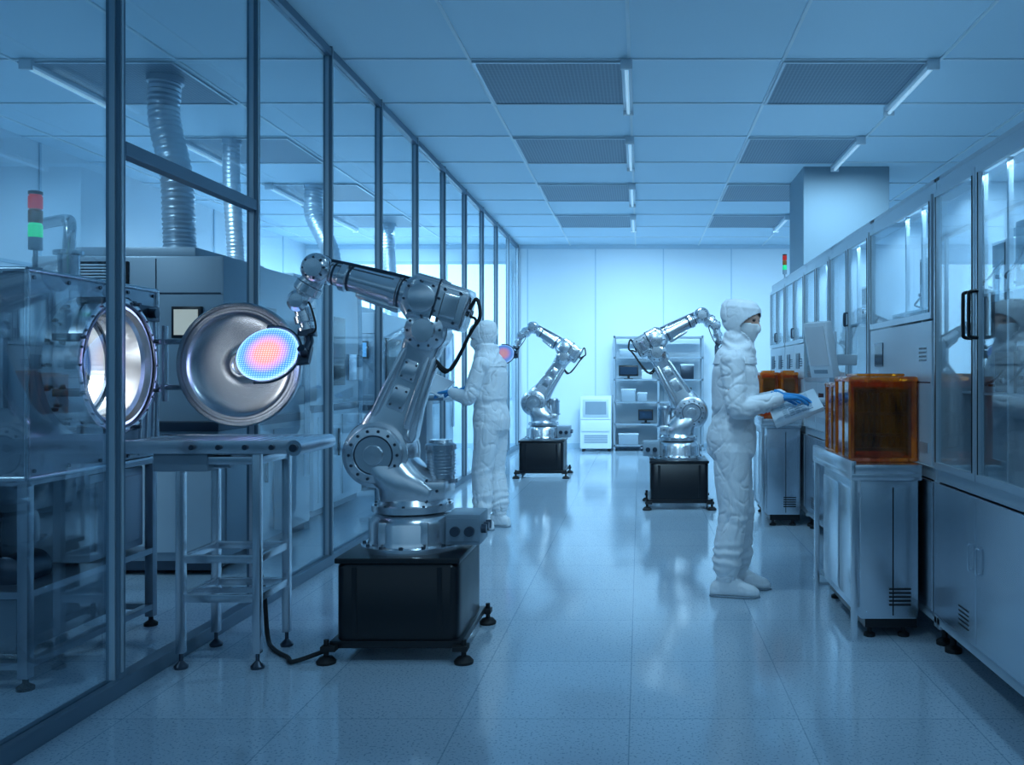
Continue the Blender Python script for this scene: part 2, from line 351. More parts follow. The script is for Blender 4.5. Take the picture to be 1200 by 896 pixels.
# ------------------------------------------------------------------ robots
def robot(O,S,E,F,W,H2,H,label,fork=True):
    e=top('industrial_robot_arm',label,'robot',O,'articulated robot arms')
    P=lambda q,y=0.: V((q[0],y,q[1]))
    sg=1 if F[0]>W[0] else -1
    m=MB(); m.loft([((0,0,.10),(.29,0,0),(0,.30,0),14),((0,0,.44),(.29,0,0),(0,.30,0),14),((0,0,.46),(.28,0,0),(0,.285,0),14)],48)
    m.box(-.31,.31,-.32,.32,.065,.10,0,.006)
    for sx in(-1,1):
        m.box(sx*.2-.012,sx*.2+.012,-.302,-.298,.12,.44)
    m.box(-.295,.295,-.30,.30,.455,.482,0,.008)
    ped=m.obj('pedestal',BLACK,e,label='black steel pedestal box')
    for sx in(-1,1):
        for sy in(-1,1):
            f=MB(); f.box(min(sx*.27,sx*.34),max(sx*.27,sx*.34),min(sy*.29,sy*.36),max(sy*.29,sy*.36),.06,.085,0,.004)
            f.lathe((sx*.32,sy*.33,0),(0,0,1),[(0,.044),(.012,.046),(.03,.03),(.035,.012),(.11,.012)],16); f.obj('foot',RUBBER,ped)
    m=MB(); m.lathe((0,0,.482),(0,0,1),[(0,.25),(.025,.25),(.028,.22),(.05,.212),(.13,.212),(.165,.195),(.18,.165)],40)
    m.lathe((0,0,.66),(0,0,1),[(0,.16),(.008,.16)],40,1)
    m.lathe((0,0,.667),(0,0,1),[(0,.2),(.033,.2),(.035,.175),(.062,.16)],40)
    m.bolts((0,0,.507),(0,0,1),.234,14,.010,.012,1); m.bolts((0,0,.697),(0,0,1),.185,12,.008,.01,1)
    for k in range(6):
        a=k*math.pi/3; m.box(.2*math.cos(a)-.02,.2*math.cos(a)+.02,.2*math.sin(a)-.02,.2*math.sin(a)+.02,.5,.63,0,.006)
    m.obj('base',[ROBOT,DKSTEEL],e)
    m=MB(); m.box(min(sg*.19,sg*.36),max(sg*.19,sg*.36),-.13,.1,.51,.66,0,.01); 
    for k in range(3): m.cyl((sg*.36,-.09+k*.07,.585),(sg*.385,-.09+k*.07,.585),.022,seg=14,mi=1)
    for k in range(2): m.cyl((sg*(.24+k*.07),-.136,.58),(sg*(.24+k*.07),-.16,.58),.024,seg=14,mi=1)
    m.box(min(sg*.2,sg*.35),max(sg*.2,sg*.35),-.136,-.13,.53,.64,0)
    m.obj('connector_box',[GREY,DKSTEEL],e)
    m=MB(); m.loft([((0,0,.725),(.165,0,0),(0,.15,0),3),((0,0,.78),(.17,0,0),(0,.16,0),3),((S[0]*.5,0,.86),(.16,0,0),(0,.15,0),3),((S[0]*.9,0,S[1]),(.14,0,0),(0,.12,0),2.6),((S[0],0,S[1]+.1),(.08,0,0),(0,.09,0),2.4)],28)
    m.lathe(P(S,.15),(0,-1,0),[(0,.1),(.01,.14),(.05,.175),(.10,.18),(.105,.165),(.115,.165),(.12,.18),(.2,.175),(.24,.155)],36)
    m.box(min(sg*.02,sg*.19),max(sg*.02,sg*.19),-.13,.12,.73,.82,0,.015)
    m.bolts((sg*.1,-.13,.775),(0,-1,0),.05,4,.008,.008,1)
    m.obj('shoulder_housing',[ROBOT,DKSTEEL],e)
    m=MB(); m.lathe(P(S,-.085),(0,-1,0),[(0,.148),(.008,.148)],40,1)
    m.lathe(P(S,-.092),(0,-1,0),[(0,.16),(.02,.16),(.025,.143),(.045,.135),(.05,.10),(.045,.095),(.045,.05),(.055,.045),(.057,.0001)],40,0)
    m.lathe(P(S,-.134),(0,-1,0),[(0,.098),(.004,.098),(.004,.090)],40,1,False,False)
    m.bolts(P(S,-.137),(0,-1,0),.118,14,.008,.008,1); m.obj('shoulder_cover',[ROBOT,DKSTEEL],e)
    m=MB(); m.lathe((sg*.135,.02,.80),(0,0,1),[(0,.085),(.02,.085),(.02,.07),(.16,.07),(.165,.078),(.19,.078),(.2,.06),(.215,.055)],24)
    for k in range(7): m.lathe((sg*.135,.02,.84+k*.016),(0,0,1),[(0,.07),(.002,.076),(.006,.076),(.008,.07)],24)
    m.obj('shoulder_motor',[STEEL],e)
    d=(P(E)-P(S)); L=d.length; d.normalize(); n=V((d.z,0,-d.x)); Y=V((0,1,0))
    def sec(t,w,h,y=0,ex=4,off=0): return (P(S)+d*L*t+n*off+V((0,y,0)),n*w,Y*h,ex)
    m=MB(); m.loft([sec(-.14,.07,.06,0,2.4),sec(-.08,.12,.085,0,3),sec(.1,.145,.09),sec(.22,.135,.088),sec(.34,.105,.08,0,5),sec(.55,.092,.075,0,5),sec(.78,.084,.072,0,5),sec(.84,.094,.082,0,4),sec(1.0,.10,.085),sec(1.1,.07,.07,0,2.4)],32)
    for s2 in(-1,1):
        m.loft([sec(.26,.010,.010,-.082,4,s2*.088),sec(.3,.016,.016,-.082,4,s2*.085),sec(.78,.013,.014,-.076,4,s2*.065),sec(.82,.008,.008,-.076,4,s2*.063)],14)
    m.loft([sec(.36,.040,.004,-.081,6),sec(.37,.046,.006,-.081,6),sec(.54,.040,.006,-.077,6),sec(.55,.034,.004,-.077,6)],20,0)
    m.loft([sec(.60,.036,.008,-.079,5),sec(.61,.042,.011,-.079,5),sec(.74,.038,.011,-.076,5),sec(.75,.032,.008,-.076,5)],20)
    m.loft([sec(.18,.018,.05,-.02,4,.125*sg),sec(.22,.03,.06,-.02,4,.118*sg),sec(.45,.024,.045,-.02,4,.098*sg),sec(.8,.024,.045,-.02,4,.085*sg),sec(.84,.015,.04,-.02,4,.082*sg)],16)
    for t in(.39,.52,.62,.73):
        for s2 in(-1,1): 
            q=P(S)+d*L*t+n*.026*s2; m.cyl(q+V((0,-.08,0)),q+V((0,-.094,0)),.005,seg=8,mi=1)
    m.obj('upper_arm',[ROBOT,DKSTEEL],e)
    m=MB(); m.lathe(P(E,.12),(0,-1,0),[(0,.06),(.01,.09),(.05,.104),(.19,.104),(.195,.09),(.2,.09),(.205,.102),(.23,.094),(.24,.07),(.245,.06),(.26,.055),(.262,.0001)],32); m.bolts(P(E,-.112),(0,-1,0),.08,10,.007,.008,1)
    m.lathe(P(E,-.062),(0,-1,0),[(0,.106),(.006,.106)],32,1)
    df=(P(W)-P(F)); LF=df.length; df.normalize(); nf=V((df.z,0,-df.x))
    a=P(E);b=P(F)
    m.loft([(a,(b-a).cross(Y).normalized()*.095,Y*.09,3),(b+(b-a)*.3,(b-a).cross(Y).normalized()*.09,Y*.085,3)],24)
    m.obj('elbow_joint',[ROBOT,DKSTEEL],e)
    m=MB()
    def sf(t,w,h,ex=3.5,off=0,y=0): return (P(F)+df*t+nf*off+V((0,y,0)),nf*w,Y*h,ex)
    m.loft([sf(-.20,.085,.09,7),sf(-.19,.107,.11,7),sf(-.05,.112,.115,7),sf(-.045,.120,.124,7),sf(.07,.120,.124,7),sf(.12,.088,.09,4)],32)
    m.loft([sf(-.052,.122,.126,7),sf(-.044,.122,.126,7)],32,1)
    for s2 in(-1,1):
        for k in(-.16,-.08): m.cyl(P(F)+df*k+nf*.075*s2-Y*.11,P(F)+df*k+nf*.075*s2-Y*.122,.008,seg=8,mi=1)
    m.loft([sf(-.16,.055,.004,5,0,-.112),sf(-.155,.06,.008,5,0,-.112),sf(-.085,.06,.008,5,0,-.114),sf(-.08,.055,.004,5,0,-.114)],16)
    for k in range(3): m.cyl(P(F)+df*(-.195)+Y*(-.04+.04*k),P(F)+df*(-.213)+Y*(-.04+.04*k),.014,seg=10,mi=1)
    m.lathe(P(F)+df*.02+Y*-.12,(0,-1,0),[(0,.07),(.016,.07),(.02,.06),(.021,.0001)],24); m.bolts(P(F)+df*.02+Y*-.123,(0,-1,0),.085,8,.007,.008,1)
    m.obj('elbow_motor',[ROBOT,DKSTEEL],e)
    m=MB(); m.lathe(P(F)+df*.1,df,[(0,.088),(.02,.092),(.025,.078),(.06,.076),(.065,.085),(.09,.085),(.095,.070),(LF*.55,.062),(LF*.55+.01,.074),(LF*.55+.04,.074),(LF*.55+.05,.060),(LF-.17,.054),(LF-.165,.064),(LF-.14,.064)],28)
    for t_ in(.045,LF*.55-.01,LF-.19): m.lathe(P(F)+df*(.1+t_),df,[(0,.080 if t_<.1 else (.066 if t_<LF*.6 else .058)),(.010,.080 if t_<.1 else (.066 if t_<LF*.6 else .058))],28,1)
    m.loft([sf(.14,.012,.03,4,-.084*sg),sf(.16,.02,.035,4,-.084*sg),sf(LF*.6,.016,.03,4,-.072*sg),sf(LF*.63,.01,.02,4,-.07*sg)],16)
    for yy in(-.035,.035): m.tube([P(F)+df*.1+nf*.084*sg+Y*yy,P(F)+df*LF*.5+nf*.076*sg+Y*yy,P(F)+df*(LF-.06)+nf*.06*sg+Y*yy],.008,8,mi=1)
    m.obj('forearm',[ROBOT,DKSTEEL],e)
    m=MB(); m.lathe(P(W,.09),(0,-1,0),[(0,.035),(.01,.06),(.03,.075),(.14,.077),(.165,.065),(.175,.048),(.19,.045),(.192,.0001)],28); m.bolts(P(W,-.083),(0,-1,0),.052,8,.006,.006,1)
    m.lathe(P(W,.03),(0,-1,0),[(0,.0785),(.012,.0785)],28,1)
    dw=(P(H2)-P(W)); Lw=dw.length; dw.normalize()
    m.lathe(P(W),dw,[(.0,.05),(Lw*.45,.06),(Lw*.5,.07),(Lw*.7,.07),(Lw*.75,.056),(Lw,.05)],24)
    m.lathe(P(W)+dw*Lw*.47,dw,[(0,.067),(.008,.067)],24,1)
    m.lathe(P(H2,.065),(0,-1,0),[(0,.03),(.01,.052),(.11,.054),(.13,.035),(.132,.0001)],24)
    dh=(P(H)-P(H2)); Lh=dh.length; dh.normalize()
    m.lathe(P(H2),dh,[(0,.038),(Lh*.5,.04),(Lh*.52,.05),(Lh*.75,.05),(Lh*.78,.03),(Lh-.01,.03),(Lh-.01,.045),(Lh+.005,.045)],24)
    m.bolts(P(H)+dh*.004,dh,.034,6,.005,.005,1)
    m.obj('wrist',[ROBOT,DKSTEEL],e)
    q=P(S)+d*L*.82+n*.09*sg
    m=MB(); m.tube([q+V((0,-.05,0)),q+V((sg*.08,-.06,-.05)),V((F[0]+sg*.21,-.06,E[1]-.01)),V((F[0]+sg*.255,-.05,F[1]-.08)),V((F[0]+sg*.235,-.03,F[1]+.01)),P(F)+df*(-.20)+V((0,-.02,0))],.009,8); 
    m.tube([q+V((0,-.02,-.02)),q+V((sg*.06,-.03,-.06)),V((F[0]+sg*.19,-.03,E[1]-.04)),V((F[0]+sg*.23,-.02,F[1]-.1)),P(F)+df*(-.20)+V((0,.02,-.02))],.007,8); m.obj('cable',RUBBER,e)
    m=MB(); m.tube([P(H2)+V((sg*.04,-.03,0)),P(H2)+V((sg*.07,-.05,-.03)),P(H)+V((sg*.06,-.05,-.0)),P(H)+V((sg*.02,-.05,-.03))],.005,8); m.obj('cable',RUBBER,e)
    return e,P,sg
def gripper(e,H,C,nrm,R,sg):
    C=V(C); nrm=V(nrm).normalized(); H=V(H)
    u,v=frame(nrm)
    if u.x*sg<0: u=-u
    if v.z<0: v=-v
    m=MB()
    m.loft([(H+V((0,0,.01)),(.04,0,0),(0,.035,0),4),(H-V((0,0,.03)),(.045,0,0),(0,.04,0),4)],20)
    k=C+u*(R+.03)
    m.tube([H-V((0,0,.02)),(H+k)/2+V((sg*.02,0,0)),k],.02,10)
    m.loft([(k-u*.03-nrm*.012,v*.06,nrm*.012,4),(k+u*.03-nrm*.012,v*.05,nrm*.016,4)],16)
    for s2 in(-1,1):
        pts=[C+(u*math.cos(a*s2)+v*math.sin(a*s2))*(R+.012)-nrm*.005 for a in[0.,.35,.7,1.05,1.4,1.75]]
        m.tube(pts,.0065,8,4)
        m.ball(pts[-1],.010)
    m.cyl(k+nrm*.0+V((0,0,.0)),k+nrm*.05,.022,.018,16)
    m.obj('gripper',DKSTEEL,e)
def wafer(C,nrm,R,mat,label):
    m=MB(); m.lathe((0,0,0),(0,0,1),[(-.006,R*.95),(-.004,R),(0,R),(.004,R*.97),(.008,R*.75),(.011,R*.5),(.012,R*.2),(.0125,.001)],48)
    o=m.obj('wafer',mat,label=label,cat='wafer'); o.location=C
    o.rotation_euler=V(nrm).to_track_quat('Z','Y').to_euler(); return o
R1=(-1.14,4.5,0)
e,P,sg=robot(R1,(-.16,.95),(.08,1.56),(.09,1.71),(-.47,1.87),(-.565,1.71),(-.53,1.57),'silver six-axis robot arm on black pedestal holding glowing wafer')
n1=(.0,-.86,.5); gripper(e,(-.53,0,1.565),(-.69,-.10,1.445),n1,.150,1)
wafer((-1.83,4.40,1.445),n1,.150,WAFER,'glowing pink and blue semiconductor wafer held by robot gripper')
l=bpy.data.lights.new('wafer_spill_fill','AREA'); l.shape='DISK'; l.size=.24; l.energy=1.3; l.color=(.4,.52,1); lo=bpy.data.objects.new('wafer_spill_fill',l); lo.location=(-1.83,4.42,1.435); lo.rotation_euler=(math.radians(62),0,0); COL.objects.link(lo)  # added light hidden behind the wafer, throws blue spill on the chamber door
R2=(-1.27,11.8,0)
e,P,sg=robot(R2,(-.12,.96),(.27,1.56),(.30,1.67),(-.14,1.95),(-.30,1.84),(-.36,1.70),'silver robot arm on black pedestal beside glass partition')
gripper(e,(-.36,0,1.695),(-.52,-.08,1.60),n1,.14,1)
wafer((-1.79,11.72,1.60),n1,.14,WAFER2,'dim violet semiconductor wafer held by robot gripper')
R3=(.39,9.16,0)
e,P,sg=robot(R3,(.13,.95),(-.22,1.56),(-.25,1.68),(.24,1.94),(.38,1.84),(.42,1.68),'silver robot arm on black pedestal behind standing technician')
gripper(e,(.42,0,1.675),(.56,-.06,1.56),n1,.13,-1)
MB().tube([(-1.45,4.25,.05),(-1.6,4.15,.015),(-1.66,4.22,.012),(-1.78,4.35,.012),(-1.85,4.45,.05),(-1.88,4.47,.3),(-1.93,4.47,.42)],.011,8).obj('power_cable',RUBBER,label='black cable running from robot pedestal to steel stand',cat='cable')

# ------------------------------------------------------------------ vacuum chamber (behind partition)
e=top('vacuum_chamber','stainless steel vacuum chamber with round open port on frame','machine',(-3.10,4.3,0))
X=.5; PY=-.14; PZ=1.385
m=MB(); m.box(X-1.0,X,-.5,.52,.9,1.79,0); b=m.obj('body',[CSTEEL,INNER],e,smooth=0)
m=MB(); m.lathe((X+.1,PY,PZ),(-1,0,0),[(0,.242),(.62,.242)],64,0); ct=m.obj('cut',INNER,e,smooth=0)
md=b.modifiers.new('b','BOOLEAN'); md.operation='DIFFERENCE'; md.object=ct; md.solver='EXACT'
dg=bpy.context.evaluated_depsgraph_get(); dg.update(); me=bpy.data.meshes.new_from_object(b.evaluated_get(dg)); b.modifiers.clear(); b.data=me
me.polygons.foreach_set('use_smooth',[False]*len(me.polygons))
bpy.data.objects.remove(ct)
m=MB()
for (y,z) in((-.5,.9),(-.5,1.79),(.52,.9),(.52,1.79)): m.cyl((X-1.0,y,z),(X,y,z),.012,seg=12)
for y in(-.5,.52): m.cyl((X,y,.9),(X,y,1.79),.012,seg=12)
for z in(.9,1.79): m.cyl((X,-.5,z),(X,.52,z),.012,seg=12)
for k in range(5):
    m.cyl((X,-.46+k*.235,.93),(X+.008,-.46+k*.235,.93),.009,seg=8,mi=1); m.cyl((X,-.46+k*.235,1.76),(X+.008,-.46+k*.235,1.76),.009,seg=8,mi=1)
m.obj('edge_trim',[STEEL,DKSTEEL],e)
m=MB(); m.lathe((X-.002,PY,PZ),(1,0,0),[(0,.243),(0,.318),(.035,.318),(.035,.290),(.13,.290),(.13,.318),(.19,.318),(.197,.30),(.188,.268),(.16,.260),(.15,.242),(0,.242)],72,c0=False,c1=False)
m.bolts((X+.033,PY,PZ),(1,0,0),.304,18,.009,.014,1); m.lathe((X+.192,PY,PZ),(1,0,0),[(0,.290),(.006,.290),(.006,.280),(0,.280)],72,1,False,False); m.bolts((X+.190,PY,PZ),(1,0,0),.304,24,.006,.009,1); m.obj('port_flange',[POLISH,DKSTEEL],e)
for k in range(8):
    a=math.pi/8+k*math.pi/4; cy=PY+.316*math.cos(a); cz=PZ+.316*math.sin(a)
    m=MB(); m.box(X+.07,X+.19,cy-.016,cy+.016,cz-.016,cz+.016,0,.004); m.cyl((X+.1,cy,cz),(X+.215,cy,cz),.009,seg=10); m.obj('clamp',DKSTEEL,e)
m=MB(); m.lathe((X-.5,PY,PZ),(1,0,0),[(0,.235),(.01,.235),(.015,.2),(.01,.15),(.02,.14),(.02,.001)],40); 
m.bolts((X-.485,PY,PZ),(1,0,0),.21,12,.012,.01,1); m.bolts((X-.485,PY,PZ),(1,0,0),.1,8,.016,.02,1); m.box(X-.48,X-.1,-.27,.0,1.2,1.215); 
for k in range(5): m.lathe((X-.42+k*.1,PY,PZ),(1,0,0),[(0,.243),(0,.228),(.015,.228),(.015,.243)],48,1,False,False)
m.obj('inner_platen',[INNER,DKSTEEL],e)
m=MB(); m.box(-.35,.3,-.512,-.498,1.0,1.7,0,.006); m.cyl((-.1,-.5,1.45),(-.1,-.56,1.45),.09,seg=28); m.bolts((-.1,-.555,1.45),(0,-1,0),.075,8,.008,.01,1)
m.box(.36,.42,-.53,-.5,1.2,1.5,0,.005)
for z in(1.05,1.35,1.65): m.box(.28,.34,-.525,-.5,z-.03,z+.03,1,.004)
m.obj('side_hatch',[CSTEEL,DKSTEEL],e)
m=MB()
for k,(yy,zz) in enumerate(((.30,1.05),(.36,1.1),(.42,1.15))):
    m.tube([(X+.03,yy,.93),(X+.035,yy,zz),(X+.035,yy+.02,zz+.35),(X+.03,yy+.02,1.70)],.009,8)
m.box(X,X+.05,.26,.46,1.62,1.70,1,.006); m.cyl((X+.05,.36,1.66),(X+.09,.36,1.66),.025,seg=16,mi=1)
m.box(X,X+.045,.24,.5,.94,1.0,1,.006); m.lathe((X,.22,1.7),(1,0,0),[(0,.03),(.02,.03),(.025,.025)],18,1)
m.obj('gas_line',[STEEL,DKSTEEL],e)
m=MB(); m.box(-.4,.1,-.1,.35,1.79,1.84,1,.01); m.cyl((.2,.25,1.79),(.2,.25,1.95),.05,seg=20); m.lathe((.2,.25,1.95),(0,0,1),[(0,.07),(.02,.07)],20); m.tube([(.2,.25,1.97),(.2,.26,2.1),(.1,.38,2.15),(-.1,.5,2.15)],.03,12); m.obj('top_valve',[STEEL,DKSTEEL],e)
m=MB()
for z,h in((.9,.03),(.42,.03),(.12,.03)): 
    m.box(-.5,.5,-.5,-.46,z-h,z,0); m.box(-.5,.5,.48,.52,z-h,z,0); m.box(-.5,-.46,-.5,.52,z-h,z,0); m.box(.46,.5,-.5,.52,z-h,z,0)
for sx in(-.48,.0,.48):
    for sy in(-.48,.5): m.box(sx-.022,sx+.022,sy-.022,sy+.022,.05,.9,0,.003)
m.box(-.46,.46,-.46,.48,.40,.42); m.obj('support_frame',CSTEEL,e)
for sx in(-.48,.48):
    for sy in(-.48,.5): MB().lathe((sx,sy,0),(0,0,1),[(0,.035),(.015,.035),(.03,.012),(.06,.012)],14).obj('foot',RUBBER,e)
m=MB(); m.lathe((-.1,-.1,.43),(0,0,1),[(0,.16),(.02,.17),(.25,.17),(.3,.14),(.32,.06),(.4,.05),(.47,.05)],28); m.lathe((.3,-.15,.46),(0,-1,0),[(0,.08),(.2,.08),(.22,.05)],20); m.obj('vacuum_pump',DKSTEEL,e)
m=MB(); m.box(-.45,.40,-.42,.4,.13,.37,0,.01); m.obj('power_unit',GREY,e)
m=MB(); m.box(-.44,.46,.0,.46,.44,.86,0,.008); m.box(.46,.475,.04,.42,.48,.82,0,.004); m.obj('pump_controller',GREY,e)
l=bpy.data.lights.new('chamber_lamp','POINT'); l.energy=4.0; l.shadow_soft_size=.05; l.color=(.9,.95,1); lo=bpy.data.objects.new('chamber_lamp',l); lo.location=(-2.85,4.16,1.54); COL.objects.link(lo)
m=MB(); dc=V((-2.09+3.10,.42,1.395))
m.lathe(dc,(0,-1,0),[(-.03,.0005),(-.03,.2),(.0,.30),(.03,.325),(.055,.325),(.062,.318),(.060,.304),(.046,.300),(.044,.290),(.050,.286),(.048,.276),(.036,.266),(.027,.25),(.019,.225),(.013,.195),(.009,.16),(.006,.12),(.005,.08),(.008,.075),(.008,.055),(.004,.05),(.004,.0005)],96,c0=False,c1=False)
m.bolts(dc+V((0,-.06,0)),(0,-1,0),.311,24,.004,.005)
m.obj('chamber_door',DISH,e,label='open dished round steel chamber door')
m=MB(); m.box(.50,.70,.42,.45,1.50,1.53,0,.006); m.box(.50,.70,.42,.45,1.26,1.29,0,.006); m.cyl((.59,.435,1.2),(.59,.435,1.6),.016,seg=14); m.obj('hinge',STEEL,e)
def tower(x,y,z,lab,sc=1.):
    t=top('signal_tower',lab,'signal light',(x,y,z),'stack lights'); t.scale=(sc*.9,sc*.9,sc)
    m=MB(); m.lathe((0,0,0),(0,0,1),[(0,.035),(.012,.035),(.015,.012),(.10,.012),(.10,.034),(.16,.034)],18); m.obj('pole',GREY,t)
    for k,(n,mt) in enumerate((('green_light',GREEN),('amber_light',ORANGE),('red_light',RED))):
        MB().lathe((0,0,.16+k*.07),(0,0,1),[(0,.032),(.004,.035),(.06,.035),(.065,.03),(.07,.03)],18).obj(n,mt,t)
    MB().lathe((0,0,.37),(0,0,1),[(0,.035),(.015,.035),(.02,.02)],18).obj('cap',BLACK,t)
tower(-2.665,3.95,1.803,'stack light with red and green lamps on steel chamber',.9)
tower(1.51,9.35,2.31,'stack light with red lamp on top of glass cabinet',.72)
tower(-3.4,11.3,2.15,'stack light with red lamp on side room machine')

# transfer stand
e=top('transfer_stand','stainless steel tube stand with roller transfer tray','stand',(-1.92,4.27,0))
m=MB(); m.box(-.46,.34,-.20,.18,1.000,1.010,1); m.box(-.46,.36,-.225,-.205,.985,1.045,0,.003); m.box(-.46,.36,.185,.205,.985,1.045,0,.003)
for k in range(15): m.cyl((-.43+k*.052,-.205,1.025),(-.43+k*.052,.185,1.025),.017,seg=14)
m.cyl((.36,-.235,1.012),(.36,.215,1.012),.036,seg=24); m.cyl((.36,-.245,1.012),(.36,-.235,1.012),.018,seg=16,mi=1)
for k in range(4): m.cyl((-.1+k*.12,-.225,1.015),(-.1+k*.12,-.24,1.015),.012,seg=12,mi=1)
m.obj('tray',[STEEL,DKSTEEL],e)
m=MB(); m.box(-.3,-.05,-.19,-.02,.90,.985,0,.01); m.cyl((-.05,-.1,.94),(.02,-.1,.94),.03); m.obj('drive_unit',GREY,e)
m=MB()
lx=(-.18,.17); ly=(-.17,.17)
for x in lx:
    for y in ly: m.box(x-.018,x+.018,y-.018,y+.018,.07,.985,0,.003)
for z in(.32,.5,.95):
    for y in ly: m.box(lx[0],lx[1],y-.013,y+.013,z-.018,z+.018,0,.003)
    for x in lx: m.box(x-.013,x+.013,ly[0],ly[1],z-.018,z+.018,0,.003)
m.box(lx[0],lx[1],-.012,.012,.305,.33)
m.obj('frame',STEEL,e)
for x in lx:
    for y in ly: MB().lathe((x,y,0),(0,0,1),[(0,.030),(.012,.032),(.03,.014),(.035,.009),(.075,.009)],14).obj('foot',DKSTEEL,e)

# side-room machines
def machine(x0,x1,y0,y1,h,label,mat=GREY,scr=None):
    e=top('process_machine',label,'machine',((x0+x1)/2,(y0+y1)/2,0),'side room process machines'); a=(x1-x0)/2; b=(y1-y0)/2
    m=MB(); m.box(-a,a,-b,b,.1,h*.47,0,.015); m.box(-a,a,-b+.08,b,h*.47,h,0,.02); m.box(-a+.05,a-.05,-b+.05,b,.03,.1,1); m.box(-a-.01,a+.01,-b-.02,b,h*.45,h*.48,1,.004)
    m.box(-a+.1,a-.3,-b+.3,b-.2,h,h+.09,0,.01); m.box(a-.46,a-.455,-b+.076,-b+.08,h*.5,h-.02,1); m.box(-a+.02,a-.02,-b+.074,-b+.08,h*.88,h*.884,1); m.obj('body',[mat,DKSTEEL],e)
    m=MB(); m.box(-a+.28,-a+.66,-b+.07,-b+.078,h-.22,h-.04,1)
    for k in range(8): m.box(-a+.3,-a+.64,-b+.05,-b+.082,h-.21+k*.02,h-.2+k*.02)
    m.obj('vent_grille',[LGREY,BLACK],e)
    for s in(0,1):
        m=MB(); m.box(a-.002,a+.012,-b+.1+s*b*.95,-b+.05+b*.9+s*b*.95,.16,h*.43,0,.004); m.box(a+.012,a+.03,-b+.05+b*.8+s*b*.95,-b+.07+b*.8+s*b*.95,h*.25,h*.37,1); m.obj('side_door',[mat,BLACK],e)
        m=MB(); m.box(-a+.04+s*a*.98,-a+.0+a*.96+s*a*.98,-b-.012,-b+.002,.16,h*.43,0,.004); m.box(-a+.06+s*a*.98,-a+.09+s*a*.98,-b-.03,-b-.012,h*.25,h*.36,1); m.obj('front_door',[LGREY,BLACK],e)
    m=MB(); m.box(a-.34,a-.14,-b+.05,-b+.085,h*.74,h*.84,1,.006); m.box(a-.32,a-.16,-b+.044,-b+.05,h*.75,h*.83,0); m.obj('window_panel',[scr or SCR,BLACK],e)
    m=MB(); m.box(-a+.1,-a+.24,-b+.05,-b+.085,h*.56,h*.68,1,.004)
    for k in range(6): m.cyl((-a+.13+(k%3)*.035,-b+.05,h*.59+(k//3)*.05),(-a+.13+(k%3)*.035,-b+.04,h*.59+(k//3)*.05),.01,seg=10,mi=k%2)
    m.obj('control_panel',[LGREY,BLACK],e)
    m=MB(); m.box(a-.002,a+.02,-b+.25,-b+.25+b*.8,h*.56,h*.86,1,.006); m.box(a+.02,a+.024,-b+.3,-b+.2+b*.8,h*.58,h*.84,0); 
    m.box(a-.002,a+.03,b-.5,b-.2,h*.58,h*.7,2,.004)
    for k in range(3): m.tube([(a+.03,b-.12-k*.04,.5),(a+.035,b-.12-k*.04,h*.7),(a+.03,b-.14-k*.04,h-.02)],.011,8,mi=2)
    m.obj('side_window',[CGLASS,BLACK,STEEL],e)
    return e
machine(-4.1,-2.8,5.95,7.6,2.14,'grey process machine with vent grille and flexible duct',GREY,WARM)
machine(-4.5,-2.95,8.1,9.5,2.2,'tall grey process machine with side doors',LGREY,WARM)
machine(-4.3,-3.0,10.3,11.9,2.05,'grey process machine with lit window panel')
machine(-4.4,-3.0,12.9,14.4,2.0,'light grey machine near side room end wall',LGREY,DSCR)
def duct(x,y,z0,r,lab,dx=.15):
    e=MB(); pts=[(x+dx*.1,y,z0),(x,y,z0+.25),(x-.02,y,z0+(ZC-z0)*.45),(x-dx,y+.02,z0+(ZC-z0)*.75),(x-dx,y+.03,ZC-.012)]
    e.tube(pts,r,24,30,rfun=lambda i,N:r*(1+.04*math.sin(i*1.9))); e.lathe((x+dx*.1,y,z0),(0,0,1),[(0,r*1.3),(.02,r*1.3),(.02,r*1.1),(.08,r*1.1)],24); e.lathe((x-dx,y+.03,ZC-.06),(0,0,1),[(0,r*1.15),(.047,r*1.15)],24)
    e.obj('exhaust_duct',DUCT,loc=(x,y,z0),label=lab,cat='duct',group='flexible exhaust ducts')
duct(-3.55,6.9,2.235,.115,'wide corrugated silver exhaust duct rising to ceiling',.12)
duct(-3.95,8.75,2.295,.08,'narrow corrugated exhaust duct rising to ceiling',.05)
duct(-3.75,10.9,2.15,.11,'curved corrugated exhaust duct above machine',.22)
duct(-3.8,13.7,2.095,.1,'distant corrugated exhaust duct above machine',.05)
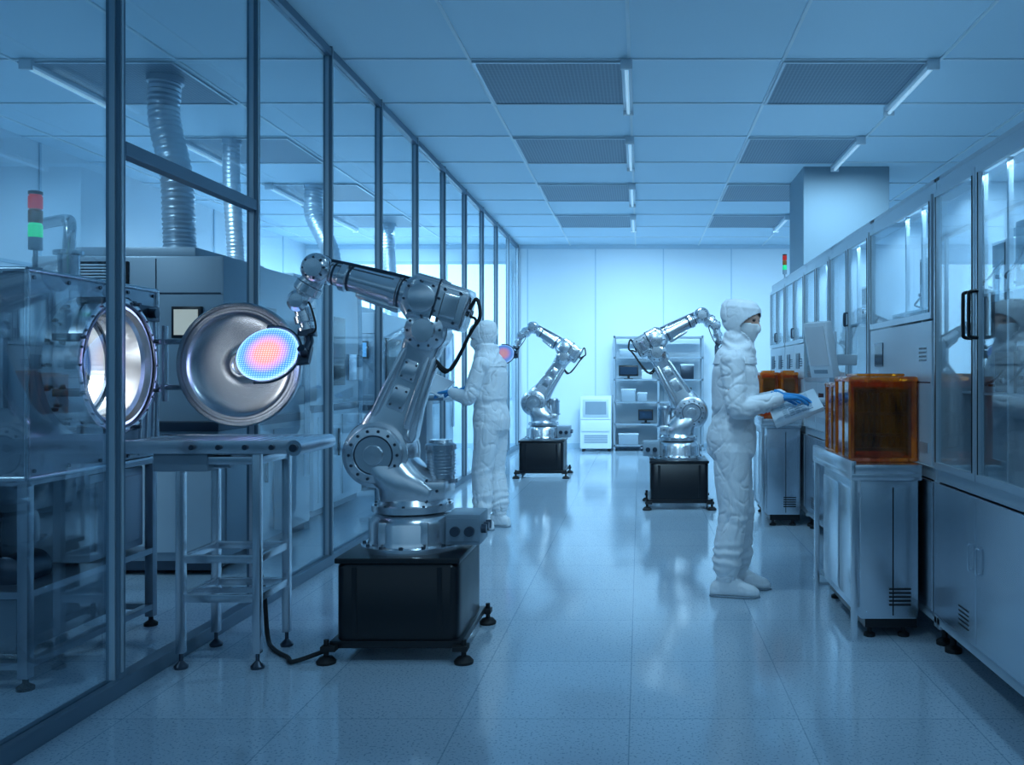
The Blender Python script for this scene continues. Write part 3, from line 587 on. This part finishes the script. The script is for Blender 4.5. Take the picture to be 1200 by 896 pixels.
# ------------------------------------------------------------------ right cabinets
X0=1.457;X1=2.2;HC=2.31
def cabinet(y0,y1,doors,style,label,handle=True):
    e=top('equipment_cabinet',label,'cabinet',((X0+X1)/2,(y0+y1)/2,0),'glass-fronted equipment cabinets')
    a=(X1-X0)/2; b=(y1-y0)/2-.002; f=-a
    m=MB(); m.box(a-.02,a,-b,b,.12,HC); m.box(-a,a,-b,b,HC-.02,HC); m.box(-a,a,-b,b,.12,.15); m.box(-a+.02,a,-b,b,.84,.87)
    m.box(-a+.02,a,-b,-b+.012,.12,HC); m.box(-a+.02,a,b-.012,b,.12,HC)
    for y in(-b,b-.04): m.box(-a,-a+.04,y,y+.04,.1,HC,1,.003)
    for z0,z1 in((HC-.07,HC),(.82,.88),(.12,.17)): m.box(-a+.001,-a+.04,-b,b,z0,z1,1,.003)
    body=m.obj('body',[LGREY,ALU],e,smooth=0)
    n=doors; w=(2*b-.03)/n
    for i in range(n):
        ya=-b+.015+i*w+.004; yb=ya+w-.008
        zt=HC-.075; zb=.885 if style=='full' else (1.62 if style=='half' else 1.28)
        m=MB(); t=.032
        m.box(f-.022,f-.002,ya,ya+t,zb,zt,0,.003); m.box(f-.022,f-.002,yb-t,yb,zb,zt,0,.003); m.box(f-.0215,f-.002,ya+t,yb-t,zb,zb+t,0); m.box(f-.0215,f-.002,ya+t,yb-t,zt-t,zt,0)
        m.box(f-.025,f-.022,ya+t-.006,ya+t,zb+t,zt-t,1); m.box(f-.025,f-.022,yb-t,yb-t+.006,zb+t,zt-t,1)
        d=m.obj('glass_door',[ALU,BLACK],e,smooth=0)
        MB().box(f-.014,f-.009,ya+t,yb-t,zb+t,zt-t).obj('glass_pane',CGLASS,d,smooth=0)
        if style=='full' and handle:
            hy=ya+.03 if i==1 else yb-.03
            m=MB(); m.tube([(f-.022,hy,1.50),(f-.055,hy,1.505),(f-.06,hy,1.53),(f-.06,hy,1.67),(f-.055,hy,1.695),(f-.022,hy,1.70)],.008,10); 
            m.obj('handle',BLACK,d)
        elif style!='full' and n>1:
            hy=(yb-.016) if i%2==0 else (ya+.016); m=MB(); m.tube([(f-.022,hy,1.68),(f-.04,hy,1.683),(f-.04,hy,1.76),(f-.022,hy,1.763)],.005,8); m.obj('handle',DKSTEEL,d)
        if style!='full':
            zp=zb-.01
            m=MB(); m.box(f-.018,f-.002,ya,yb,.89,zp,0,.004); m.box(f-.022,f-.018,ya+.05,yb-.05,.95,1.0,1)
            if style=='half': m.box(f-.019,f-.018,ya+.02,yb-.02,1.3,1.306,2)
            m.box(f-.024,f-.018,yb-.3,yb-.12,zp-.22,zp-.08,2,.003)
            for k in range(4): m.box(f-.0195,f-.018,ya+.08,ya+.2,zp-.2+k*.02,zp-.19+k*.02,2)
            m.obj('panel',[LGREY,ALU,DSCR],e,smooth=0)
    nl=max(2,n)
    w=(2*b-.03)/nl
    for i in range(nl):
        ya=-b+.015+i*w+.004; yb=ya+w-.008
        m=MB(); m.box(f-.018,f-.002,ya,yb,.175,.815,0,.004); 
        if i%2==1:
            for k in range(5): m.box(f-.0195,f-.018,ya+.08,ya+.2,.22+k*.02,.228+k*.02,1)
        d=m.obj('lower_door',[STEEL,BLACK],e,smooth=0)
        hy=yb-.04 if i%2==0 else ya+.04
        m=MB(); m.tube([(f-.018,hy,.5),(f-.034,hy,.503),(f-.034,hy,.60),(f-.018,hy,.603)],.005,8); m.obj('handle',STEEL,d)
    for yy in(-b+.06,b-.06):
        for xx in(-a+.06,a-.06): MB().lathe((xx,yy,0),(0,0,1),[(0,.04),(.02,.04),(.035,.015),(.12,.015)],14).obj('foot',RUBBER,e)
    m=MB()
    for z in(1.25,1.7): m.box(-a+.12,a-.02,-b+.012,b-.012,z,z+.012)
    for y in(-b*.5,0,b*.5): m.box(-a+.12,-a+.14,y-.01,y+.01,.87,HC-.03)
    m.obj('shelf',ALU,body,smooth=0)
    m=MB(); yy=-b+.06
    while yy<b-.26:
        ww=random.uniform(.12,.19)
        for z in(.87,1.262,1.712):
            if random.random()<.92:
                h=random.uniform(.16,.34); mi=random.choice((0,0,1,3,2)); x0=-a+random.uniform(.15,.26)
                m.box(x0,a-.1,yy,yy+ww,z,z+h,mi,.008); m.box(x0-.004,x0,yy+.02,yy+ww-.02,z+h*.5,z+h-.02,2)
                m.cyl((x0,yy+.04,z+h*.3),(x0-.015,yy+.04,z+h*.3),.014,seg=12,mi=3); m.cyl((x0,yy+.09,z+h*.3),(x0-.015,yy+.09,z+h*.3),.01,seg=12,mi=2)
                if random.random()<.4: m.cyl((x0+.1,yy+ww/2,z+h),(x0+.1,yy+ww/2,z+h+.05),ww*.3,seg=18,mi=3)
                if random.random()<.5: m.tube([(x0-.002,yy+.05,z+h*.6),(x0-.05,yy+.06,z+h*.3),(x0-.05,yy+ww-.02,z+h*.2),(x0,yy+ww,z+.03)],.006,8,mi=2)
        yy+=ww+.04
    m.obj('instrument_rack',[WHITE,GREY,BLACK,STEEL],e,smooth=0)
    MB().box(-a+.1,-a+.14,-b+.1,b-.1,HC-.035,HC-.02).obj('fill_strip',TUBE,e,smooth=0)  # glowing strip added to go with the interior fill light
    area((X0+.14,(y0+y1)/2,HC-.045),.08,(y1-y0)*.8,8.0,rot=(0,math.radians(-28),0),spread=140)  # added fill to brighten the cabinet interior
    return e
cabinet(2.16,3.28,2,'full','tall aluminium cabinet with glass doors and steel lower doors',False)
cabinet(3.28,4.4,2,'full','tall cabinet with double glass doors and black handles')
cabinet(4.4,5.62,1,'half','tall cabinet with single wide upper window')
cabinet(5.62,6.8,2,'mid','tall cabinet with paired glass doors above grey panels')
cabinet(6.8,7.85,2,'mid','tall cabinet with paired glass doors above grey panels')
cabinet(7.85,8.9,2,'half','tall cabinet with paired upper glass doors')
cabinet(8.9,9.9,2,'half','end cabinet of glass-fronted row')

def station(x0,x1,y0,y1,h,label):
    e=top('load_station',label,'workbench',((x0+x1)/2,(y0+y1)/2,0),'wafer carrier load stations'); a=(x1-x0)/2;b=(y1-y0)/2
    m=MB(); m.box(-a,a,-b,b,.10,h-.10,0,.012); m.box(-a+.03,a,-b+.03,b-.03,.05,.10,1)
    for k in range(5): m.box(a-.15,a-.04,-b-.004,-b+.004,.17+k*.020,.178+k*.020,1)
    m.box(a*.1,a*.1+.006,-b-.002,-b+.002,.12,h-.14,1)
    m.obj('body',[STEEL,BLACK],e)
    for s in(-1,1):
        m=MB(); yc=s*b*.48; m.box(-a-.012,-a+.002,yc-b*.44,yc+b*.44,.15,h-.17,0,.004)
        m.obj('access_door',[POLISH,BLACK],e)
    for sy in(-b-.045,b+.01):
        MB().box(-a-.055,-a-.025,sy,sy+.03,.0,h-.09,0,.004).obj('leg',POLISH,e)
    m=MB(); m.box(-a-.06,a,-b-.06,b+.05,h-.10,h-.06,0,.008); m.box(-a-.06,-a-.035,-b-.06,b+.05,h-.07,h,0,.006); m.box(-a-.05,a,-b-.06,-b-.04,h-.07,h-.02,0,.006); m.box(-a-.04,a,-b-.04,b+.03,h-.04,h-.02,0)
    m.obj('worktop',POLISH,e)
    for sx in(-a+.06,a-.06):
        for sy in(-b+.06,b-.06): MB().lathe((sx,sy,0),(0,0,1),[(0,.03),(.015,.03),(.025,.012),(.06,.012)],12).obj('foot',RUBBER,e)
station(1.12,1.415,4.55,5.45,.91,'stainless steel load station with raised rim worktop')
station(1.12,1.415,7.9,8.8,.97,'stainless steel load station with raised rim worktop')
def carrier(x0,x1,y0,y1,z0,h,label):
    e=top('wafer_carrier',label,'container',((x0+x1)/2,(y0+y1)/2,z0),'amber wafer carriers'); a=(x1-x0)/2;b=(y1-y0)/2
    m=MB(); t=.006
    m.box(-a,a,-b,-b+t,.02,h-.04); m.box(-a,a,b-t,b,.02,h-.04); m.box(-a,-a+t,-b+t,b-t,.02,h-.04); m.box(a-t,a,-b+t,b-t,.02,h-.04)
    m.obj('shell',AMBER,e,smooth=0)
    m=MB(); m.box(-a-.01,a+.01,-b-.01,b+.01,0,.02,0,.008)
    for sx in(-1,1):
        for sy in(-1,1): m.cyl((sx*(a-.006),sy*(b-.006),.02),(sx*(a-.006),sy*(b-.006),h-.04),.016,seg=14)
    m.box(-a-.006,-a,-.01,.01,.02,h-.04,0,.002)
    m.obj('frame_edge',AMBERRIM,e)
    m=MB(); m.box(-a-.012,a+.012,-b-.012,b+.012,h-.045,h-.015,0,.013); m.box(-a*.75,a*.75,-b*.75,b*.75,h-.015,h,0,.007); m.obj('lid',AMBERRIM,e)
    m=MB()
    for sx in(-1,1): m.box(sx*a*.82-.006,sx*a*.82+.006,-b*.75,b*.75,.03,h*.82,0)
    for zz in(.05,h*.28,h*.52,h*.78): m.box(-a*.8,a*.8,-b*.76,-b*.68,zz,zz+.018,0)
    hh=h*.38
    for k in range(9):
        x=-a*.68+k*a*1.36/8.
        m.loft([((x-.006,0,.045+hh),(0,b*.64,0),(0,0,hh*.95),3),((x+.006,0,.045+hh),(0,b*.64,0),(0,0,hh*.95),3)],28)
    m.obj('wafer_cassette',BLACK,e)
carrier(1.085,1.42,4.62,4.95,.893,.455,'large amber plastic wafer carrier on steel station')
carrier(1.11,1.40,5.03,5.33,.893,.42,'amber plastic wafer carrier behind larger carrier')
carrier(1.08,1.225,7.98,8.20,.953,.42,'amber wafer carrier on far load station')
carrier(1.26,1.40,7.98,8.20,.953,.42,'amber wafer carrier beside its twin')
carrier(1.10,1.39,8.32,8.62,.953,.40,'amber wafer carrier behind the front pair')
# control terminal by technician
e=top('control_terminal','white touchscreen terminal on arm with sloped keyboard tray','terminal',(1.2,5.74,0))
m=MB(); m.box(.0,.07,-.08,.22,.02,.05,0,.006); m.box(.02,.07,.04,.09,.05,1.62,0,.005); m.box(-.06,.07,-.03,.17,0,.02,0,.004); m.cyl((-.02,.065,1.5),(.04,.065,1.5),.03); m.cyl((-.06,.065,1.17),(.04,.065,1.17),.022); m.box(.06,.2,.03,.1,1.40,1.47,0,.006); m.obj('stand',LGREY,e)
mk=MB(); mk.box(-.03,.03,-.105,.105,-.18,.18,0,.012); mk.box(-.033,-.028,-.085,.085,-.10,.155,1,.002); mk.box(-.034,-.028,-.06,.06,-.15,-.125,2,.002)
mk.xf(0,Matrix.Translation((-.04,.0,1.50))@Matrix.Rotation(math.radians(32),4,'Z')@Matrix.Rotation(math.radians(-12),4,'Y')); mk.obj('display',[WHITE,PSCR,GREY],e)
mk=MB(); mk.box(-.19,.12,-.20,.14,-.014,.014,0,.006)
for i in range(5):
    for j in range(8): mk.box(-.12+i*.038,-.09+i*.038,-.16+j*.034,-.132+j*.034,.014,.019,1)
mk.xf(0,Matrix.Translation((-.2,-.14,1.155))@Matrix.Rotation(math.radians(18),4,'X')@Matrix.Rotation(math.radians(-22),4,'Y')); mk.obj('keyboard_tray',[WHITE,LGREY],e)
e=top('operator_console','grey operator console with display beside glass partition','terminal',(-1.98,8.35,0))
m=MB(); m.box(-.16,.12,-.22,.22,.0,.04,0,.008); m.box(-.1,.02,-.12,.12,.04,1.1,0,.01); m.box(-.13,.2,-.24,.24,1.10,1.13,0,.008); m.obj('stand',GREY,e)
m=MB(); m.box(-.12,-.06,-.2,.2,1.17,1.5,0,.01); m.box(-.062,-.055,-.17,.17,1.2,1.46,1); m.box(-.11,-.08,-.03,.03,1.13,1.18,0); m.obj('display',[LGREY,SCR],e)
m=MB(); m.box(.0,.16,-.18,.18,1.13,1.148,1,.004); m.obj('keyboard',[WHITE,WHITE],e)

# ------------------------------------------------------------------ back of room
e=top('shelving_unit','open metal shelving unit against back wall','shelf',(.32,15.7,0)); a=.78
m=MB()
for x in(-a,a-.035,-.02):
    for y in(-.22,.2): m.box(x,x+.035,y,y+.03,0,2.0)
for z in(.08,.45,.83,1.22,1.6,1.96): m.box(-a,a,-.22,.23,z,z+.025)
m.obj('frame',GREY,e,smooth=0)
def item(x,z,w,h,kind):
    if kind=='mon':
        t=top('monitor','small dark monitor on metal shelf','monitor',(x,15.62,z),'shelf monitors'); m=MB(); m.box(-w/2,w/2,-.02,.02,.05,h,0,.006); m.obj('screen_housing',BLACK,t); MB().box(-w/2+.02,w/2-.02,-.024,-.02,.08,h-.03).obj('screen',DSCR,t); m=MB(); m.box(-.08,.08,-.07,.07,0,.012,0,.003); m.box(-.02,.02,0,.02,.01,.08); m.obj('stand',BLACK,t)
    else:
        mt=random.choice([GREY,LGREY,WHITE,DKSTEEL,GREY]); t=top('storage_box','lidded storage box on metal shelf','box',(x,15.65,z),'shelf storage boxes'); m=MB(); m.box(-w/2,w/2,-.13,.13,0,h-.03,0,.006); m.obj('body',mt,t); m=MB(); m.box(-w/2-.008,w/2+.008,-.138,.138,h-.03,h,0,.005); m.obj('lid',LGREY,t)
for (x,z,w,h,k) in [(-.2,1.247,.34,.24,'mon'),(.12,1.247,.18,.16,'b'),(.5,1.247,.22,.2,'b'),(.82,1.247,.22,.26,'b'),(-.2,.857,.24,.22,'b'),(.04,.857,.16,.16,'b'),(.75,.857,.3,.24,'mon'),(.1,.477,.26,.24,'mon'),(.5,.477,.3,.18,'b'),(-.2,.107,.34,.2,'b'),(.6,.107,.36,.2,'b'),(-.2,1.627,.3,.14,'b')]: item(x,z,w,h,k)
e=top('storage_cupboard','low white cupboard with vents and small display','cupboard',(-.76,15.65,0)); m=MB(); m.box(-.27,.27,-.25,.25,.05,.95,0,.015)
for k in range(5): m.box(-.2,.2,-.256,-.25,.15+k*.03,.165+k*.03,1)
m.box(-.26,.26,-.254,-.25,.55,.556,1); m.obj('body',[WHITE,GREY],e); MB().box(-.25,.25,-.268,-.25,.35,.53,0,.005).obj('drawer',WHITE,e)
m=MB(); m.box(-.22,.22,-.262,-.25,.6,.9,0,.004); m.box(-.18,.18,-.266,-.262,.64,.86,1); m.obj('glazed_door',[LGREY,GREY],e)
for sx in(-.22,.22):
    for sy in(-.2,.2): MB().cyl((sx,sy,0),(sx,sy,.06),.022,seg=12).obj('caster',RUBBER,e)

# ------------------------------------------------------------------ people
def hand(mb,Pw,d,n,side,curl=.35):
    Pw=V(Pw); d=V(d).normalized(); n=V(n); n=(n-d*n.dot(d)).normalized(); s=d.cross(n)*side
    mb.loft([(Pw-d*.07,s*.042,n*.040,2),(Pw-d*.05,s*.040,n*.036,2),(Pw-d*.01,s*.028,n*.022,2),(Pw+d*.03,s*.038,n*.017,2.4),(Pw+d*.075,s*.042,n*.014,2.6),(Pw+d*.092,s*.038,n*.01,2.4)],18)
    for k,(o,L,c) in enumerate(((.031,.070,.9),(.0105,.080,1),(-.0105,.074,1.1),(-.031,.058,1.25))):
        p=Pw+d*.075+s*o; pts=[p]; ang=curl*c*.5
        q=p+d*.015; pts.append(q)
        for f in(.45,.32,.23):
            ang+=curl*c*.55; dd=d*math.cos(ang)+n*math.sin(ang)+s*o*1.5; dd.normalize(); q=q+dd*L*f; pts.append(q)
        mb.limb(pts,[.0105,.0105,.0095,.0088,.0072])
    p=Pw+d*.02+s*.026; d1=(d*.62+s*.62+n*.35).normalized(); d2=(d*.85+s*.2+n*.45).normalized()
    mb.limb([p,p+d1*.04,p+d1*.04+d2*.03,p+d1*.04+d2*.053],[.014,.0115,.010,.008])
HEAD=[(1.553,.062,0,.022,.022),(1.565,.058,0,.038,.036),(1.59,.042,0,.066,.052),(1.62,.028,0,.088,.066),(1.66,.018,0,.100,.074),(1.70,.010,0,.104,.078),(1.735,.004,0,.098,.075),(1.765,0,0,.075,.058),(1.783,0,0,.035,.028)]
def person(O,yaw,label,pitch,hands,elbows,feet,hdir,headyaw=0,lean=0,seed=0.):
    e=top('person',label,'person',O,rz=yaw)
    HM=Matrix.Translation((lean,0,1.5))@Matrix.Rotation(headyaw,4,'Z')@Matrix.Rotation(pitch,4,'Y')@Matrix.Translation((0,0,-1.5))
    sh=[(lean*.8-.01,-.18,1.415),(lean*.8-.01,.18,1.415)]
    m=MB(); 
    mk=m.mark(); m.zloft(HEAD,24); m.loft([((.112,0,1.69),(.006,0,0),(0,.008,0),2),((.120,0,1.67),(.012,0,0),(0,.010,0),2),((.128,0,1.645),(.016,0,0),(0,.014,0),2),((.118,0,1.633),(.01,0,0),(0,.012,0),2)],12)
    m.ball((.104,-.032,1.70),(.014,.022,.008)); m.ball((.104,.032,1.70),(.014,.022,.008)); m.ball((.116,0,1.605),(.01,.024,.006)); m.ball((.112,0,1.597),(.01,.02,.006))
    for s in(-1,1): m.ball((.0,s*.078,1.66),(.018,.008,.03))
    m.xf(mk,HM)
    m.limb([(-.01+lean*.8,0,1.40),(lean,0,1.5),HM@V((.01,0,1.60))],[.07,.058,.055])
    T=[(.86,0,.11,.15),(.98,.005,.115,.15),(1.12,.01,.10,.135),(1.25,.01,.11,.145),(1.38,0,.11,.165),(1.45,-.005,.085,.15)]
    m.zloft([(z,cx+lean*max(0,(z-.9)/.6)*.9,0,a_-.018,b_-.018) for z,cx,a_,b_ in T],24)
    for s,h,el,ft in zip((0,1),hands,elbows,feet):
        m.limb([sh[s],el,h],[.042,.032,.024]); sy=-1 if s==0 else 1
        m.limb([(0,sy*.085,.88),((ft[0])*.5+.02,ft[1]*.9+.0,.5),(ft[0],ft[1],.09)],[.070,.046,.035]); m.limb([(ft[0]-.03,ft[1],.055),(ft[0]+.12,ft[1],.045)],[.032,.028])
    b=m.obj('body',SKIN,e); remesh(b,.008,2)
    for s in(-1,1):
        m=MB(); m.ball((0,0,0),(.010,.014,.009)); m.xf(0,HM@Matrix.Translation((.1035,s*.033,1.685))); m.obj('eye',EYE,e)
    m=MB()
    T=[(.80,-.005,.10,.15),(.86,-.01,.148,.183),(.95,-.012,.155,.19),(1.02,-.01,.145,.182),(1.075,-.005,.128,.168),(1.13,.0,.142,.178),(1.25,.0,.148,.186),(1.36,-.005,.142,.194),(1.43,-.01,.115,.184),(1.48,-.01,.09,.14),(1.53,0,.07,.085)]
    m.zloft([(z,cx+lean*max(0,(z-.9)/.6),0,a_,b_) for z,cx,a_,b_ in T],28)
    for s,h,el,ft in zip((0,1),hands,elbows,feet):
        h=V(h); el_=V(el); sy=-1 if s==0 else 1; hd=(h-el_).normalized()
        S_=V(sh[s]); mid=(S_+el_)/2; fm=(el_+h)/2-V((0,0,.012))
        m.limb([S_,mid,el_,fm,h-hd*.045,h-hd*.02],[.078,.070,.065,.060,.048,.034])
        K=V((ft[0]*.5+.015,ft[1]*.95,.50)); 
        m.limb([(-.005,sy*.088,.88),(-.0+ft[0]*.25,sy*.092,.70),K,(ft[0]*.8-.005,ft[1],.32),(ft[0]-.012,ft[1],.20),(ft[0]-.01,ft[1],.13)],[.116,.106,.092,.090,.088,.062])
    c=m.obj('coverall',SUIT,e,label='white cleanroom coverall'); remesh(c,.007,4)
    folds(c,.011,[(.13,.36,95,.006),(.42,.58,65,.004),(1.0,1.15,90,.005)],seed,1.15)
    m=MB(); mk=m.mark(); m.zloft([(1.545,.05,0,.06,.055)]+[(z+(.022 if z>1.7 else 0),cx-.01,0,a_+.025,b_+.026) for z,cx,cy,a_,b_ in HEAD[2:]],28); m.xf(mk,HM)
    m.zloft([(1.40,lean-.01,0,.136,.194),(1.46,lean-.005,0,.124,.168),(1.52,lean+.01,0,.104,.118),(1.60,lean+.012,0,.090,.092)],28)
    h=m.obj('hood',SUIT,e,label='white hood covering head and neck'); remesh(h,.006,4); folds(h,.008,[(1.44,1.60,80,.006)],seed+3,1.7)
    bm=bmesh.new(); bm.from_mesh(h.data); inv=HM.inverted(); dl=[]
    for f in bm.faces:
        q=inv@f.calc_center_median()
        if q.x>.015+.4*max(0,q.z-1.70) and ((q.z-1.648)/.084)**2+(q.y/.092)**2<1: dl.append(f)
    bmesh.ops.delete(bm,geom=dl,context='FACES'); bm.to_mesh(h.data); bm.free()
    md=h.modifiers.new('so','SOLIDIFY'); md.thickness=.005; md.offset=-1; bake(h)
    m=MB(); m.zloft([(z,cx+.003,0,a_+.009,b_+.008) for z,cx,cy,a_,b_ in HEAD[:5]]+[(1.675,.015,0,.110,.08)],36); m.ball((.118,0,1.635),(.026,.026,.03)); m.xf(0,HM)
    k=m.obj('face_mask',MASK,e,label='white face mask'); remesh(k,.006,3)
    bm=bmesh.new(); bm.from_mesh(k.data); dl=[f for f in bm.faces if (inv@f.calc_center_median()).x<.01 or (inv@f.calc_center_median()).z>1.665]
    bmesh.ops.delete(bm,geom=dl,context='FACES'); bm.to_mesh(k.data); bm.free(); md=k.modifiers.new('so','SOLIDIFY'); md.thickness=.003; bake(k)
    for s,h in zip((0,1),hands):
        m=MB(); hand(m,h,hdir[s],(0,0,-1),(1 if s==0 else -1)*1); g=m.obj('glove',GLOVE,e,label='blue nitrile glove'); remesh(g,.004,2)
    for s,ft in zip((0,1),feet):
        x,y=ft
        m=MB(); m.loft([((x+dx,y,hh/2+.002),(0,ww,0),(0,0,hh/2),2.6) for dx,ww,hh in((-.115,.02,.05),(-.105,.036,.075),(-.06,.045,.11),(0,.048,.13),(.05,.050,.11),(.11,.054,.08),(.155,.046,.065),(.18,.026,.045),(.185,.012,.03))],22)
        m.limb([(x-.02,y,.07),(x-.015,y,.16),(x-.012,y,.20)],[.052,.064,.068])
        o=m.obj('shoe_cover',SUIT,e,label='white boot cover'); remesh(o,.006,2); folds(o,.005,[(.08,.22,120,.005)],seed+5,1.8)
        for v in o.data.vertices: v.co.z=max(v.co.z,.001)
        m=MB(); m.loft([((x+dx,y,.006),(0,ww,0),(0,0,.006),3) for dx,ww in((-.118,.02),(-.10,.040),(0,.050),(.11,.058),(.16,.048),(.19,.014))],20); m.obj('shoe_sole',GREY,e)
    return e
person((.575,5.52,0),math.radians(-10),'cleanroom technician in white hooded coverall and mask, blue gloves, at terminal',math.radians(8),
  [(.30,-.06,1.20),(.315,.10,1.21)],[(.04,-.235,1.145),(.07,.25,1.16)],[(-.02,-.10),(.04,.12)],[(1,.15,-.02),(1,-.05,-.02)],headyaw=math.radians(-20),lean=.02,seed=1.3)
person((-1.30,7.8,0),math.radians(165),'cleanroom technician in white hooded coverall holding flat tablet near console',math.radians(14),
  [(.33,-.10,1.20),(.32,.14,1.19)],[(.08,-.25,1.13),(.08,.25,1.15)],[(-.02,-.11),(.04,.10)],[(1,.05,-.12),(1,-.1,-.12)],lean=.02,seed=7.1)
m=MB(); m.box(-.12,.12,-.15,.15,-.006,.006,0,.003); m.box(-.105,.105,-.135,.135,.006,.008,1)
o=m.obj('tablet',[WHITE,PSCR],label='thin pale tablet held in gloved hands',cat='tablet'); o.matrix_world=Matrix.Translation((-1.80,7.87,1.255))@Matrix.Rotation(math.radians(24),4,'X')@Matrix.Rotation(math.radians(165),4,'Z')@Matrix.Rotation(math.radians(-20),4,'Y')

# ------------------------------------------------------------------ world, camera
wd=bpy.data.worlds.new('world'); SC.world=wd; wd.use_nodes=True; nt=wd.node_tree; bg=nt.nodes['Background']
tc=nt.nodes.new('ShaderNodeTexCoord'); sx=nt.nodes.new('ShaderNodeSeparateXYZ'); nt.links.new(tc.outputs['Generated'],sx.inputs[0])
cr=nt.nodes.new('ShaderNodeValToRGB'); el=cr.color_ramp.elements
el[0].position=0; el[0].color=(.03,.10,.19,1); el[1].position=.75; el[1].color=(.28,.56,.88,1)
x=el.new(.12); x.color=(.13,.35,.60,1); x=el.new(.3); x.color=(.38,.69,1,1)
nt.links.new(sx.outputs['Z'],cr.inputs[0]); nt.links.new(cr.outputs[0],bg.inputs[0]); bg.inputs[1].default_value=.58
cd=bpy.data.cameras.new('cam'); cd.lens=31.5; cd.sensor_width=36; cd.sensor_fit='HORIZONTAL'; cd.shift_x=-.125; cd.shift_y=-.0092; cd.clip_start=.05
co=bpy.data.objects.new('camera',cd); co.location=(0,0,1.35); co.rotation_euler=(math.pi/2,0,0); COL.objects.link(co); SC.camera=co
